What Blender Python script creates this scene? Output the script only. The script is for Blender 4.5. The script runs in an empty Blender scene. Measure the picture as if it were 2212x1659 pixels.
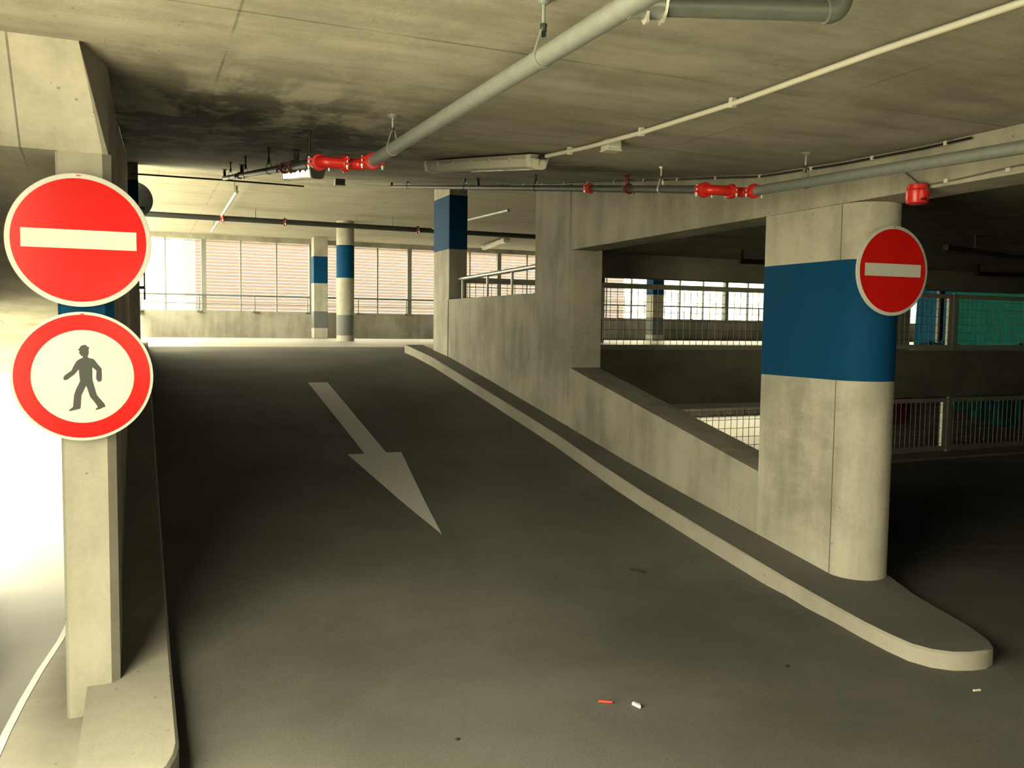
import bpy, math, random
from mathutils import Vector, Matrix
random.seed(7)
C = bpy.context.scene.collection
sc = bpy.context.scene

# ------------------------------------------------------------------ camera, sky, sun, exposure
F_PX, W_PX, H_PX = 1853.0, 2212.0, 1659.0
cam_data = bpy.data.cameras.new('camera')
cam_data.sensor_width = 36.0
cam_data.lens = F_PX / W_PX * 36.0
cam_data.clip_start = 0.05
cam_data.clip_end = 500
cam = bpy.data.objects.new('camera', cam_data); C.objects.link(cam)
_dy = Vector((300 - W_PX/2, H_PX/2 - 697, -F_PX)).normalized()
_hd = Vector((1, -0.0125, 0)).normalized()
_up = (-_dy).cross(_hd).normalized()
if _up.y < 0: _up = -_up
_dx = _dy.cross(_up)
cam.matrix_world = Matrix.Translation((0, 0, 1.65)) @ Matrix((_dx, _dy, _up)).to_4x4()
sc.camera = cam

sc.view_settings.view_transform = 'Standard'
sc.view_settings.look = 'None'
sc.view_settings.gamma = 1.0
sc.view_settings.use_curve_mapping = False
sc.view_settings.exposure = 0.0
sc.cycles.use_denoising = True
sc.cycles.max_bounces = 6
sc.cycles.diffuse_bounces = 1
sc.cycles.caustics_reflective = False
sc.cycles.caustics_refractive = False
sc.cycles.sample_clamp_indirect = 6.0

world = bpy.data.worlds.new('sky'); sc.world = world
world.use_nodes = True
bg = world.node_tree.nodes['Background']
bg.inputs['Color'].default_value = (1.0, 0.93, 0.63, 1)
bg.inputs['Strength'].default_value = 14.3

sun_d = bpy.data.lights.new('sun', 'SUN'); sun_d.energy = 11.0; sun_d.angle = math.radians(6)
sun_d.color = (1.0, 0.9, 0.62)
sun = bpy.data.objects.new('sun', sun_d); C.objects.link(sun)
sun.rotation_euler = Vector((0.12, 0.75, -0.65)).to_track_quat('-Z', 'Y').to_euler()

def portal(name, loc, size, direction):
    d = bpy.data.lights.new(name, 'AREA'); d.shape = 'RECTANGLE'; d.size, d.size_y = size
    d.cycles.is_portal = True
    o = bpy.data.objects.new(name, d); C.objects.link(o)
    o.location = loc; o.rotation_euler = Vector(direction).to_track_quat('-Z', 'Y').to_euler()
portal('daylight_side_opening', (-0.92, 1.65, 1.3), (2.9, 2.8), (1, 0, 0))
portal('daylight_back_window', (1.65, -8.02, 1.7), (5.1, 1.0), (0, 1, 0))
portal('daylight_deck_side', (-0.5, 18.9, 2.6), (10.2, 2.8), (1, 0, 0))
portal('daylight_lane_opening', (-1.96, 11.8, 0.4), (7.4, 3.4), (1, 0, 0))
portal('daylight_facade', (15.5, 24.4, 2.92), (32.0, 1.9), (0, -1, 0))
portal('daylight_lower_facade', (15.5, 24.4, 0.2), (32.0, 1.5), (0, -1, 0))

# ------------------------------------------------------------------ materials
def new_mat(name):
    m = bpy.data.materials.new(name); m.use_nodes = True
    nt = m.node_tree
    return m, nt, nt.nodes['Principled BSDF']
def N(nt, t, **kw):
    n = nt.nodes.new(t)
    for k, v in kw.items(): setattr(n, k, v)
    return n
def plain(name, col, rough=0.5, metal=0.0, var=0.12, scale=18.0, bump=0.0, spec=0.5):
    m, nt, b = new_mat(name)
    b.inputs['Roughness'].default_value = rough; b.inputs['Metallic'].default_value = metal
    g = N(nt, 'ShaderNodeNewGeometry')
    no = N(nt, 'ShaderNodeTexNoise'); no.inputs['Scale'].default_value = scale; no.inputs['Detail'].default_value = 5
    nt.links.new(g.outputs['Position'], no.inputs['Vector'])
    mx = N(nt, 'ShaderNodeMix', data_type='RGBA')
    nt.links.new(no.outputs['Fac'], mx.inputs['Factor'])
    mx.inputs['A'].default_value = (*[c*(1-var) for c in col], 1); mx.inputs['B'].default_value = (*[min(1, c*(1+var)) for c in col], 1)
    b.inputs['Specular IOR Level'].default_value = spec
    nt.links.new(mx.outputs['Result'], b.inputs['Base Color'])
    if bump:
        bp = N(nt, 'ShaderNodeBump'); bp.inputs['Strength'].default_value = bump; bp.inputs['Distance'].default_value = 0.004
        nt.links.new(no.outputs['Fac'], bp.inputs['Height']); nt.links.new(bp.outputs['Normal'], b.inputs['Normal'])
    return m
def math_n(nt, op, a, b=None, c=None):
    n = N(nt, 'ShaderNodeMath', operation=op)
    for i, v in enumerate((a, b, c)):
        if v is None: continue
        if isinstance(v, (int, float)): n.inputs[i].default_value = v
        else: nt.links.new(v, n.inputs[i])
    return n.outputs[0]
def mul_col(nt, col, fac, dark):
    # col -> col*dark where fac = 1
    mx = N(nt, 'ShaderNodeMix', data_type='RGBA', blend_type='MULTIPLY')
    nt.links.new(fac, mx.inputs['Factor']); nt.links.new(col, mx.inputs['A']); mx.inputs['B'].default_value = (*dark, 1)
    return mx.outputs['Result']
def ramp_n(nt, fac, p0, p1):
    r = N(nt, 'ShaderNodeMapRange'); r.inputs['From Min'].default_value = p0; r.inputs['From Max'].default_value = p1
    r.interpolation_type = 'SMOOTHSTEP'
    nt.links.new(fac, r.inputs['Value']); return r.outputs['Result']
def noise(nt, vec, scale, detail=4, rough=0.55, stretch=None):
    if stretch:
        mp = N(nt, 'ShaderNodeMapping'); mp.inputs['Scale'].default_value = stretch
        nt.links.new(vec, mp.inputs['Vector']); vec = mp.outputs['Vector']
    n = N(nt, 'ShaderNodeTexNoise'); n.inputs['Scale'].default_value = scale; n.inputs['Detail'].default_value = detail; n.inputs['Roughness'].default_value = rough
    nt.links.new(vec, n.inputs['Vector']); return n.outputs['Fac']
def concrete(name, col, streak=(0.25, 1, 1), mottle=0.3, holes=True, lines=None, stains=None, rough=0.85):
    m, nt, b = new_mat(name)
    b.inputs['Roughness'].default_value = rough; b.inputs['Specular IOR Level'].default_value = 0.25
    pos = N(nt, 'ShaderNodeNewGeometry').outputs['Position']
    sep = N(nt, 'ShaderNodeSeparateXYZ'); nt.links.new(pos, sep.inputs['Vector'])
    n1 = noise(nt, pos, 1.3, 6, 0.6); n2 = noise(nt, pos, 5.0, 5, 0.6, streak); n3 = noise(nt, pos, 42, 3, 0.7)
    f = math_n(nt, 'ADD', math_n(nt, 'MULTIPLY', n1, 0.5), math_n(nt, 'ADD', math_n(nt, 'MULTIPLY', n2, 0.38), math_n(nt, 'MULTIPLY', n3, 0.12)))
    f = ramp_n(nt, f, 0.36, 0.64)
    mx = N(nt, 'ShaderNodeMix', data_type='RGBA'); nt.links.new(f, mx.inputs['Factor'])
    mx.inputs['A'].default_value = (*[c*(1-mottle) for c in col], 1); mx.inputs['B'].default_value = (*[c*(1+mottle*0.6) for c in col], 1)
    out = mx.outputs['Result']
    if holes:
        v = N(nt, 'ShaderNodeTexVoronoi'); v.inputs['Scale'].default_value = 13.0; nt.links.new(pos, v.inputs['Vector'])
        h = math_n(nt, 'LESS_THAN', v.outputs['Distance'], 0.085)
        pick = math_n(nt, 'GREATER_THAN', noise(nt, pos, 3.1), 0.54)
        out = mul_col(nt, out, math_n(nt, 'MULTIPLY', h, pick), (0.6, 0.6, 0.58))
    for (axis, pitch, off, width, dark) in (lines or ()):
        a = sep.outputs['XYZ'.index(axis)]
        fr = math_n(nt, 'ABSOLUTE', math_n(nt, 'SUBTRACT', math_n(nt, 'FRACT', math_n(nt, 'DIVIDE', math_n(nt, 'ADD', a, off), pitch)), 0.5))
        ln = math_n(nt, 'LESS_THAN', fr, width / pitch)
        ln = math_n(nt, 'MULTIPLY', ln, ramp_n(nt, noise(nt, pos, 1.7), 0.35, 0.6))
        out = mul_col(nt, out, ln, (dark,)*3)
    for (cx, cy, cz, rx, ry, rz, dark, sc_) in (stains or ()):
        mp = N(nt, 'ShaderNodeMapping', vector_type='POINT')
        mp.inputs['Location'].default_value = (-cx/rx, -cy/ry, -cz/rz); mp.inputs['Scale'].default_value = (1/rx, 1/ry, 1/rz)
        nt.links.new(pos, mp.inputs['Vector'])
        ln = N(nt, 'ShaderNodeVectorMath', operation='LENGTH'); nt.links.new(mp.outputs['Vector'], ln.inputs[0])
        rad = ramp_n(nt, ln.outputs['Value'], 1.15, 0.45)
        blot = ramp_n(nt, noise(nt, pos, sc_, 5, 0.65, (1, 0.45, 1)), 0.40, 0.56)
        out = mul_col(nt, out, math_n(nt, 'MULTIPLY', rad, blot), (dark, dark, dark))
    nt.links.new(out, b.inputs['Base Color'])
    bp = N(nt, 'ShaderNodeBump'); bp.inputs['Strength'].default_value = 0.25; bp.inputs['Distance'].default_value = 0.006
    nt.links.new(f, bp.inputs['Height']); nt.links.new(bp.outputs['Normal'], b.inputs['Normal'])
    return m
def asphalt(name, col, rough=0.85, spec=0.08, var=0.28):
    m, nt, b = new_mat(name)
    b.inputs['Roughness'].default_value = rough; b.inputs['Specular IOR Level'].default_value = spec
    pos = N(nt, 'ShaderNodeNewGeometry').outputs['Position']
    n1 = noise(nt, pos, 0.9, 5); n2 = noise(nt, pos, 90, 3, 0.8); n3 = noise(nt, pos, 260, 2, 0.8)
    f = math_n(nt, 'ADD', math_n(nt, 'MULTIPLY', n1, 0.45), math_n(nt, 'ADD', math_n(nt, 'MULTIPLY', n2, 0.3), math_n(nt, 'MULTIPLY', n3, 0.25)))
    f = ramp_n(nt, f, 0.36, 0.64)
    mx = N(nt, 'ShaderNodeMix', data_type='RGBA'); nt.links.new(f, mx.inputs['Factor'])
    mx.inputs['A'].default_value = (*[c*(1-var) for c in col], 1); mx.inputs['B'].default_value = (*[c*(1+var) for c in col], 1)
    v = N(nt, 'ShaderNodeTexVoronoi'); v.inputs['Scale'].default_value = 22; nt.links.new(pos, v.inputs['Vector'])
    h = math_n(nt, 'MULTIPLY', math_n(nt, 'LESS_THAN', v.outputs['Distance'], 0.07), math_n(nt, 'GREATER_THAN', noise(nt, pos, 7.0), 0.56))
    m2 = N(nt, 'ShaderNodeMix', data_type='RGBA'); nt.links.new(h, m2.inputs['Factor']); nt.links.new(mx.outputs['Result'], m2.inputs['A'])
    m2.inputs['B'].default_value = (*[c*0.35 for c in col], 1)
    nt.links.new(m2.outputs['Result'], b.inputs['Base Color'])
    bp = N(nt, 'ShaderNodeBump'); bp.inputs['Strength'].default_value = 0.35; bp.inputs['Distance'].default_value = 0.003
    nt.links.new(n2, bp.inputs['Height']); nt.links.new(bp.outputs['Normal'], b.inputs['Normal'])
    return m
CC = (0.43, 0.405, 0.33)
M = {}
M['wall'] = concrete('cast_concrete', CC, (1, 1, 0.2), 0.32)
M['pillar'] = concrete('pillar_concrete', (0.50, 0.475, 0.385), (1, 1, 0.22), 0.3, stains=[(4.0,4.13,1.1,0.35,0.09,1.6,0.85,5.0),(4.0,4.45,0.8,0.3,0.35,0.7,0.85,7.0)])
M['ceiling'] = concrete('ceiling_concrete', CC, (0.25, 1.3, 1), 0.32, lines=[('Y', 1.35, 0.35, 0.006, 0.55), ('X', 2.5, 0.93, 0.005, 0.6)],
                        stains=[(0.4, 6.2, 2.95, 1.6, 2.8, 2.0, 0.08, 3.2), (2.2, 6.0, 2.9, 2.4, 0.7, 2.0, 0.45, 2.0)])
M['ceiling_far'] = concrete('ceiling_concrete_boards', CC, (0.2, 1, 1), 0.12, lines=[('Y', 0.9, 0.1, 0.012, 0.55), ('X', 3.1, 0.3, 0.012, 0.7)])
M['left_soffit'] = concrete('soffit_concrete', CC, (1, 0.5, 1), 0.3, lines=[('X', 0.75, 0.045, 0.004, 0.45)])
M['beam'] = concrete('beam_concrete', (0.42, 0.40, 0.32), (0.2, 1, 1), 0.22)
M['asphalt'] = asphalt('asphalt', (0.155, 0.152, 0.131))
M['lane'] = asphalt('lane_asphalt', (0.13, 0.127, 0.11), 0.55, 0.5, 0.15)
M['deck'] = asphalt('deck_screed', (0.41, 0.395, 0.35), 0.4, 0.5, 0.08)
M['walk'] = asphalt('walkway_screed', (0.16, 0.155, 0.135), 0.8, 0.3, 0.25)
M['kerb'] = concrete('kerb_concrete', (0.43, 0.40, 0.33), (1, 1, 1), 0.14)
M['apron'] = concrete('apron_concrete', (0.36, 0.34, 0.28), (1, 1, 1), 0.14)
M['blue'] = plain('blue_paint', (0.003, 0.060, 0.15), 0.7, var=0.1, scale=3, spec=0.1)
M['greyband'] = plain('grey_paint', (0.15, 0.16, 0.155), 0.6)
M['white'] = plain('white_paint', (0.72, 0.71, 0.64), 0.55, var=0.06)
M['road_white'] = plain('road_marking', (0.72, 0.71, 0.65), 0.7, var=0.15, scale=60, bump=0.2)
M['sign_white'] = plain('sign_white', (0.56, 0.55, 0.50), 0.32, var=0.03, spec=0.2)
M['sign_red'] = plain('sign_red', (0.54, 0.010, 0.008), 0.22, var=0.06, scale=6, spec=0.16)
M['sign_black'] = plain('sign_black', (0.008, 0.010, 0.008), 0.4)
M['sign_back'] = plain('sign_back_grey', (0.20, 0.21, 0.20), 0.5, 0.3)
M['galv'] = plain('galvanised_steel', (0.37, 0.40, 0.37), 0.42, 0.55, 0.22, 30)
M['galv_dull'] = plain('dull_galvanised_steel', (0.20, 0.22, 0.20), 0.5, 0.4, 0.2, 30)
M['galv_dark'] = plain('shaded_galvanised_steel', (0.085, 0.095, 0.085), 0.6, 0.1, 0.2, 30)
M['zinc'] = plain('bright_zinc', (0.75, 0.74, 0.66), 0.35, 0.6, 0.08)
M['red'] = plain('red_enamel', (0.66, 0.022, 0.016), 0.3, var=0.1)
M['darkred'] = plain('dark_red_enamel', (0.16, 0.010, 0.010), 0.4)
M['black'] = plain('black_plastic', (0.012, 0.013, 0.012), 0.5)
M['darksteel'] = plain('dark_steel', (0.035, 0.040, 0.037), 0.5, 0.3)
M['pvc'] = plain('white_plastic', (0.62, 0.60, 0.51), 0.5, var=0.05)
M['lampgrey'] = plain('lamp_housing_grey', (0.42, 0.41, 0.35), 0.5, var=0.05)
M['steel_rail'] = plain('rail_steel', (0.45, 0.46, 0.41), 0.38, 0.6, 0.12)
M['frame_grey'] = plain('mesh_frame_steel', (0.80, 0.78, 0.68), 0.5, 0.0, 0.15, 12)
M['wire'] = plain('mesh_wire', (0.10, 0.105, 0.095), 0.5, 0.2)
M['mullion'] = plain('mullion_grey', (0.26, 0.26, 0.23), 0.6)
M['slat'] = plain('white_slat', (0.55, 0.53, 0.45), 0.5, var=0.04)
M['scrap_red'] = plain('red_scrap', (0.6, 0.05, 0.03), 0.5)
M['stick'] = plain('dark_twig', (0.02, 0.02, 0.015), 0.8)
def sheet(name, col, trans=0.25):
    m, nt, b = new_mat(name)
    pos = N(nt, 'ShaderNodeNewGeometry').outputs['Position']
    n = noise(nt, pos, 6, 5)
    mx = N(nt, 'ShaderNodeMix', data_type='RGBA'); nt.links.new(n, mx.inputs['Factor'])
    mx.inputs['A'].default_value = (*[c*0.6 for c in col], 1); mx.inputs['B'].default_value = (*[min(1, c*1.35) for c in col], 1)
    nt.links.new(mx.outputs['Result'], b.inputs['Base Color']); b.inputs['Roughness'].default_value = 0.35
    tr = N(nt, 'ShaderNodeBsdfTranslucent'); nt.links.new(mx.outputs['Result'], tr.inputs['Color'])
    ms = N(nt, 'ShaderNodeMixShader'); ms.inputs['Fac'].default_value = trans
    nt.links.new(b.outputs['BSDF'], ms.inputs[1]); nt.links.new(tr.outputs['BSDF'], ms.inputs[2])
    nt.links.new(ms.outputs['Shader'], nt.nodes['Material Output'].inputs['Surface'])
    return m
M['teal'] = sheet('teal_sheet', (0.03, 0.32, 0.30), 0.6)
M['bluesheet'] = sheet('blue_sheet', (0.03, 0.24, 0.50), 0.6)
M['maroon'] = sheet('maroon_sheet', (0.10, 0.008, 0.02), 0.3)
def brick_mat(name, c1, c2, cm):
    m, nt, b = new_mat(name)
    pos = N(nt, 'ShaderNodeNewGeometry').outputs['Position']
    sp = N(nt, 'ShaderNodeSeparateXYZ'); nt.links.new(pos, sp.inputs['Vector'])
    cb = N(nt, 'ShaderNodeCombineXYZ'); nt.links.new(sp.outputs['X'], cb.inputs['X']); nt.links.new(sp.outputs['Z'], cb.inputs['Y'])
    br = N(nt, 'ShaderNodeTexBrick'); nt.links.new(cb.outputs['Vector'], br.inputs['Vector'])
    br.inputs['Scale'].default_value = 2.2; br.inputs['Mortar Size'].default_value = 0.012; br.inputs['Brick Width'].default_value = 0.5; br.inputs['Row Height'].default_value = 0.16
    br.inputs['Color1'].default_value = (*c1, 1); br.inputs['Color2'].default_value = (*c2, 1); br.inputs['Mortar'].default_value = (*cm, 1)
    nt.links.new(br.outputs['Color'], b.inputs['Base Color']); b.inputs['Roughness'].default_value = 0.9
    return m
M['brick'] = brick_mat('pale_brick', (0.078, 0.056, 0.053), (0.066, 0.048, 0.046), (0.070, 0.056, 0.052))
M['render_pale'] = plain('pale_render', (0.7, 0.68, 0.6), 0.9)
M['ground'] = plain('outdoor_paving', (0.62, 0.60, 0.52), 0.9)
def clear_plastic():
    m, nt, b = new_mat('clear_diffuser')
    tr = N(nt, 'ShaderNodeBsdfTransparent'); tr.inputs['Color'].default_value = (0.85, 0.85, 0.8, 1)
    b.inputs['Base Color'].default_value = (0.78, 0.77, 0.68, 1); b.inputs['Roughness'].default_value = 0.12
    ms = N(nt, 'ShaderNodeMixShader'); ms.inputs['Fac'].default_value = 0.3
    nt.links.new(b.outputs['BSDF'], ms.inputs[1]); nt.links.new(tr.outputs['BSDF'], ms.inputs[2])
    nt.links.new(ms.outputs['Shader'], nt.nodes['Material Output'].inputs['Surface'])
    return m
M['diffuser'] = clear_plastic()

# ------------------------------------------------------------------ mesh helpers (all coordinates are world metres)
class MB:
    def __init__(s): s.v = []; s.f = []
    def add(s, vs, fs):
        o = len(s.v); s.v += [Vector(p) for p in vs]; s.f += [tuple(i+o for i in f) for f in fs]; return s
    def box(s, x0, x1, y0, y1, z0, z1):
        vs = [(x0,y0,z0),(x1,y0,z0),(x1,y1,z0),(x0,y1,z0),(x0,y0,z1),(x1,y0,z1),(x1,y1,z1),(x0,y1,z1)]
        return s.add(vs, [(3,2,1,0),(4,5,6,7),(0,1,5,4),(1,2,6,5),(2,3,7,6),(3,0,4,7)])
    def obox(s, c, ax, ay, az, hx, hy, hz):
        c = Vector(c); ax, ay, az = Vector(ax).normalized(), Vector(ay).normalized(), Vector(az).normalized()
        vs = [c + ax*hx*i + ay*hy*j + az*hz*k for k in (-1,1) for (i,j) in ((-1,-1),(1,-1),(1,1),(-1,1))]
        return s.add(vs, [(3,2,1,0),(4,5,6,7),(0,1,5,4),(1,2,6,5),(2,3,7,6),(3,0,4,7)])
    def prism(s, poly, off):
        # poly: list of 3-D points, off: extrusion vector
        n = len(poly); off = Vector(off); a = [Vector(p) for p in poly]; b = [p + off for p in a]
        fs = [tuple(reversed(range(n))), tuple(range(n, 2*n))] + [(i, (i+1) % n, n+(i+1) % n, n+i) for i in range(n)]
        return s.add(a + b, fs)
    def tube(s, path, r, n=14, cap=True, r_end=None):
        path = [Vector(p) for p in path]; k = len(path)
        d0 = (path[1]-path[0]).normalized(); ref = Vector((0,0,1)) if abs(d0.z) < 0.9 else Vector((1,0,0))
        u = d0.cross(ref).normalized(); vs = []
        for i, p in enumerate(path):
            d = ((path[min(i+1,k-1)] - path[i]).normalized() + (path[i] - path[max(i-1,0)]).normalized()).normalized()
            u = (u - d*u.dot(d)).normalized(); w = d.cross(u)
            rr = r if r_end is None else r + (r_end-r)*i/(k-1)
            vs += [p + (u*math.cos(2*math.pi*j/n) + w*math.sin(2*math.pi*j/n))*rr for j in range(n)]
        fs = [(i*n+j, i*n+(j+1) % n, (i+1)*n+(j+1) % n, (i+1)*n+j) for i in range(k-1) for j in range(n)]
        if cap: fs += [tuple(reversed(range(n))), tuple(range((k-1)*n, k*n))]
        return s.add(vs, fs)
    def lathe(s, c, axis, prof, n=32, up=None):
        # prof: list of (radius, height along axis)
        c = Vector(c); d = Vector(axis).normalized(); ref = Vector(up) if up else (Vector((0,0,1)) if abs(d.z) < 0.9 else Vector((1,0,0)))
        u = d.cross(ref).normalized(); w = d.cross(u); vs = []
        for (r, h) in prof:
            vs += [c + d*h + (u*math.cos(2*math.pi*j/n) + w*math.sin(2*math.pi*j/n))*r for j in range(n)]
        k = len(prof)
        fs = [(i*n+j, i*n+(j+1) % n, (i+1)*n+(j+1) % n, (i+1)*n+j) for i in range(k-1) for j in range(n)]
        fs += [tuple(reversed(range(n))), tuple(range((k-1)*n, k*n))]
        return s.add(vs, fs)
    def strip(s, profile, x0, x1, thick):
        # profile: list of (y, z); a slab from x0 to x1 whose top follows it, thickness down
        k = len(profile)
        vs = [(x, y, z) for (y, z) in profile for x in (x0, x1)] + [(x, y, z - thick) for (y, z) in profile for x in (x0, x1)]
        o = 2*k; fs = []
        for i in range(k-1):
            a = 2*i
            fs += [(a, a+1, a+3, a+2), (o+a+2, o+a+3, o+a+1, o+a), (a, a+2, o+a+2, o+a), (a+1, o+a+1, o+a+3, a+3)]
        fs += [(0, o, o+1, 1), (2*k-2, 2*k-1, o+2*k-1, o+2*k-2)]
        return s.add(vs, fs)
    def build(s, name, mat, parent=None, origin=None, smooth=None, bevel=0.0):
        if parent is not None: org = ORG[parent.name]
        elif origin is not None: org = Vector(origin)
        else:
            xs = [v.x for v in s.v]; ys = [v.y for v in s.v]; zs = [v.z for v in s.v]
            org = Vector(((min(xs)+max(xs))/2, (min(ys)+max(ys))/2, min(zs)))
        me = bpy.data.meshes.new(name)
        me.from_pydata([tuple(v - org) for v in s.v], [], s.f); me.update()
        import bmesh
        bm = bmesh.new(); bm.from_mesh(me); bmesh.ops.recalc_face_normals(bm, faces=bm.faces); bm.to_mesh(me); bm.free()
        me.materials.append(M[mat])
        if smooth:
            me.polygons.foreach_set('use_smooth', [True]*len(me.polygons)); me.set_sharp_from_angle(angle=math.radians(smooth))
        o = bpy.data.objects.new(name, me); C.objects.link(o)
        if parent is not None: o.parent = parent
        else: o.location = org
        ORG[o.name] = org
        if bevel:
            b = o.modifiers.new('edge', 'BEVEL'); b.width = bevel; b.segments = 2; b.limit_method = 'ANGLE'
        return o
ORG = {}
def thing(name, loc, label, cat, group=None):
    o = bpy.data.objects.new(name, None); C.objects.link(o); o.location = loc; o.empty_display_size = 0.1
    ORG[o.name] = Vector(loc); o['label'] = label; o['category'] = cat
    if group: o['group'] = group
    return o
def tag(o, label, cat, group=None):
    o['label'] = label; o['category'] = cat
    if group: o['group'] = group
    return o
def struct(o): o['kind'] = 'structure'; return o
def copy_tree(o, parent=None, move=(0, 0, 0)):
    c = o.copy(); C.objects.link(c); ORG[c.name] = ORG[o.name] + Vector(move)
    if parent is None: c.location = ORG[c.name]
    else: c.parent = parent
    for ch in list(o.children): copy_tree(ch, c, move)
    return c

# ------------------------------------------------------------------ levels of the garage
H_UP = 1.29                                       # the half level up the ramp
def interp(tab, y):
    if y <= tab[0][0]: return tab[0][1]
    for (a, za), (b, zb) in zip(tab, tab[1:]):
        if y <= b: return za + (zb-za)*(y-a)/(b-a)
    return tab[-1][1]
ROAD = [(3.3,0),(3.9,0.0),(4.3,0.025),(4.8,0.09),(5.5,0.185),(6.24,0.285),(8.04,0.575),(10,0.885),(11.28,1.085),(12.2,1.195),(12.9,1.26),(13.6,1.285),(14.2,H_UP)]
CEIL = [(-8,2.68),(3.5,2.68),(4.1,2.695),(4.85,2.735),(6.34,2.93),(8.6,3.227),(12.15,3.70),(13.7,3.90),(14.3,3.965),(15.0,3.98)]
LANE = [(2.6,0),(3.4,-0.01),(4.0,-0.055),(5.0,-0.17),(8.0,-0.55),(15.0,-1.25),(18.0,-1.29),(30.0,-1.29)]
road = lambda y: interp(ROAD, y)
ceil_z = lambda y: interp(CEIL, y)
lane = lambda y: interp(LANE, y)
def dense(tab, step=0.25, y0=None, y1=None):
    y0 = tab[0][0] if y0 is None else y0; y1 = tab[-1][0] if y1 is None else y1
    n = max(2, int((y1-y0)/step)+1)
    ys = sorted(set([y0 + (y1-y0)*i/(n-1) for i in range(n)] + [t[0] for t in tab if y0 < t[0] < y1]))
    return [(y, interp(tab, y)) for y in ys]

# floors
struct(MB().box(-0.9, 32, -8, 3.3, -0.3, 0).build('floor', 'asphalt'))
struct(MB().box(4.25, 32, 3.3, 7.95, -0.3, 0).build('floor_side_bay', 'asphalt'))
struct(MB().strip(dense(ROAD), -0.24, 4.25, 0.3).build('floor_ramp', 'asphalt', smooth=20))
struct(MB().strip(dense(LANE, 0.4, 3.3), -1.95, -0.24, 0.3).build('floor_lane', 'lane', smooth=20))
b = MB(); b.box(-0.3, 32, 14.2, 24.3, H_UP-0.45, H_UP); b.box(4.25, 32, 12.65, 14.2, H_UP-0.45, H_UP)
struct(b.build('floor_upper_deck', 'deck'))
struct(MB().box(-0.3, 32, 7.9, 24.3, -1.6, -1.29).build('floor_lower_deck', 'deck'))
# soffits
struct(MB().strip([(y, z+0.3) for y, z in dense(CEIL, 0.3)], -0.10, 4.05, 0.3).build('ceiling', 'ceiling', smooth=12))
b = MB(); b.box(4.05, 32, -8, 8.6, 2.68, 2.95); b.box(5.3, 32, 8.6, 10.3, 2.68, 2.95); struct(b.build('ceiling_side_bay', 'ceiling'))
b = MB(); b.box(-0.9, -0.10, -8, 3.6, 2.68, 2.95); b.box(-0.24, -0.10, 3.6, 3.96, 2.692, 2.95); struct(b.build('ceiling_entrance', 'ceiling'))
SOF = [(3.93,2.335),(15.5,0.83)]
b = MB(); b.strip([(y, z+0.25) for y, z in SOF], -1.95, -0.2255, 0.25); struct(b.build('ceiling_lane', 'left_soffit'))
b = MB(); b.box(-0.3, 32, 15.0, 24.3, 3.98, 4.25); b.box(4.05, 32, 12.3, 15.0, 3.98, 4.25)
struct(b.build('ceiling_upper_deck', 'ceiling_far'))
struct(MB().box(-0.3, 32, 2.9, 24.4, 4.27, 4.5).box(-0.9, 32, -8, 2.9, 4.27, 4.5).build('sky_blocker', 'beam'))  # unseen slab added above the ceilings to block leaking sky
# haunch where the lane soffit drops away, with a bevelled inner edge
b = MB(); b.add([(-1.95,3.6,2.68),(-0.188,3.6,2.68),(-0.126,3.93,2.335),(-1.95,3.93,2.335),(-0.105,3.95,2.335),(-0.105,3.95,2.74),(-1.95,3.95,2.74),(-1.95,3.95,2.335),(-0.188,3.6,2.74),(-1.95,3.6,2.74)],
    [(0,1,2,3),(1,4,2),(1,5,4),(2,4,7,3),(4,5,6,7),(1,8,5),(0,9,8,1),(8,9,6,5),(0,3,7,6,9)])
struct(b.build('trim_5', 'left_soffit'))
# wall under the rising soffit on the lane side, from its apex back
b = MB()
pts = [(y, ceil_z(y)+0.02) for y in (3.95, 4.2, 4.85, 6.34, 8.6, 12.19)] + [(12.19, -1.0), (4.55, -0.4), (4.55, 2.26), (3.95, 2.336)]
b.prism([(-0.105, y, z) for y, z in pts], (-0.12, 0, 0))
struct(b.build('wall_left', 'left_soffit'))

# right wall: beam, sloping parapet, pier, level parapet
b = MB(); XW = 4.0
def slab(poly, x0, x1): b.prism([(x0, y, z) for y, z in poly], (x1-x0, 0, 0))
slab([(-8,2.455),(7.75,2.435)] + [(y, ceil_z(y)+0.03) for y in (7.75,6.34,4.85,4.1,3.5,-8)], XW, 4.30)
slab([(4.816,-0.2),(7.74,-0.2),(7.74,1.250),(4.816,0.655)], XW, 4.33)
b.prism([(XW+0.035,7.75,-0.2),(4.36,7.75,-0.2),(4.36,8.6,-0.2),(XW,8.6,-0.2),(XW,7.785,-0.2)], (0,0,3.60))
slab([(8.6,-0.2),(11.5,-0.2),(11.5,2.03),(8.6,2.03)], XW, 4.28)
struct(b.build('wall_right', 'wall'))
# slab edges and beams seen through the opening
struct(MB().box(5.3, 32, 10.3, 10.62, 2.36, 2.95).build('trim_1', 'beam'))
b = MB(); b.box(4.25, 32, 12.3, 12.65, 0.37, 1.30); struct(b.build('trim_2', 'beam'))
b = MB(); b.box(4.25, 32, 12.3, 12.65, -1.7, -0.74); struct(b.build('trim_3', 'beam'))
struct(MB().box(4.2, 32, 7.95, 8.1, -1.6, -0.0).build('trim_4', 'beam'))
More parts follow.
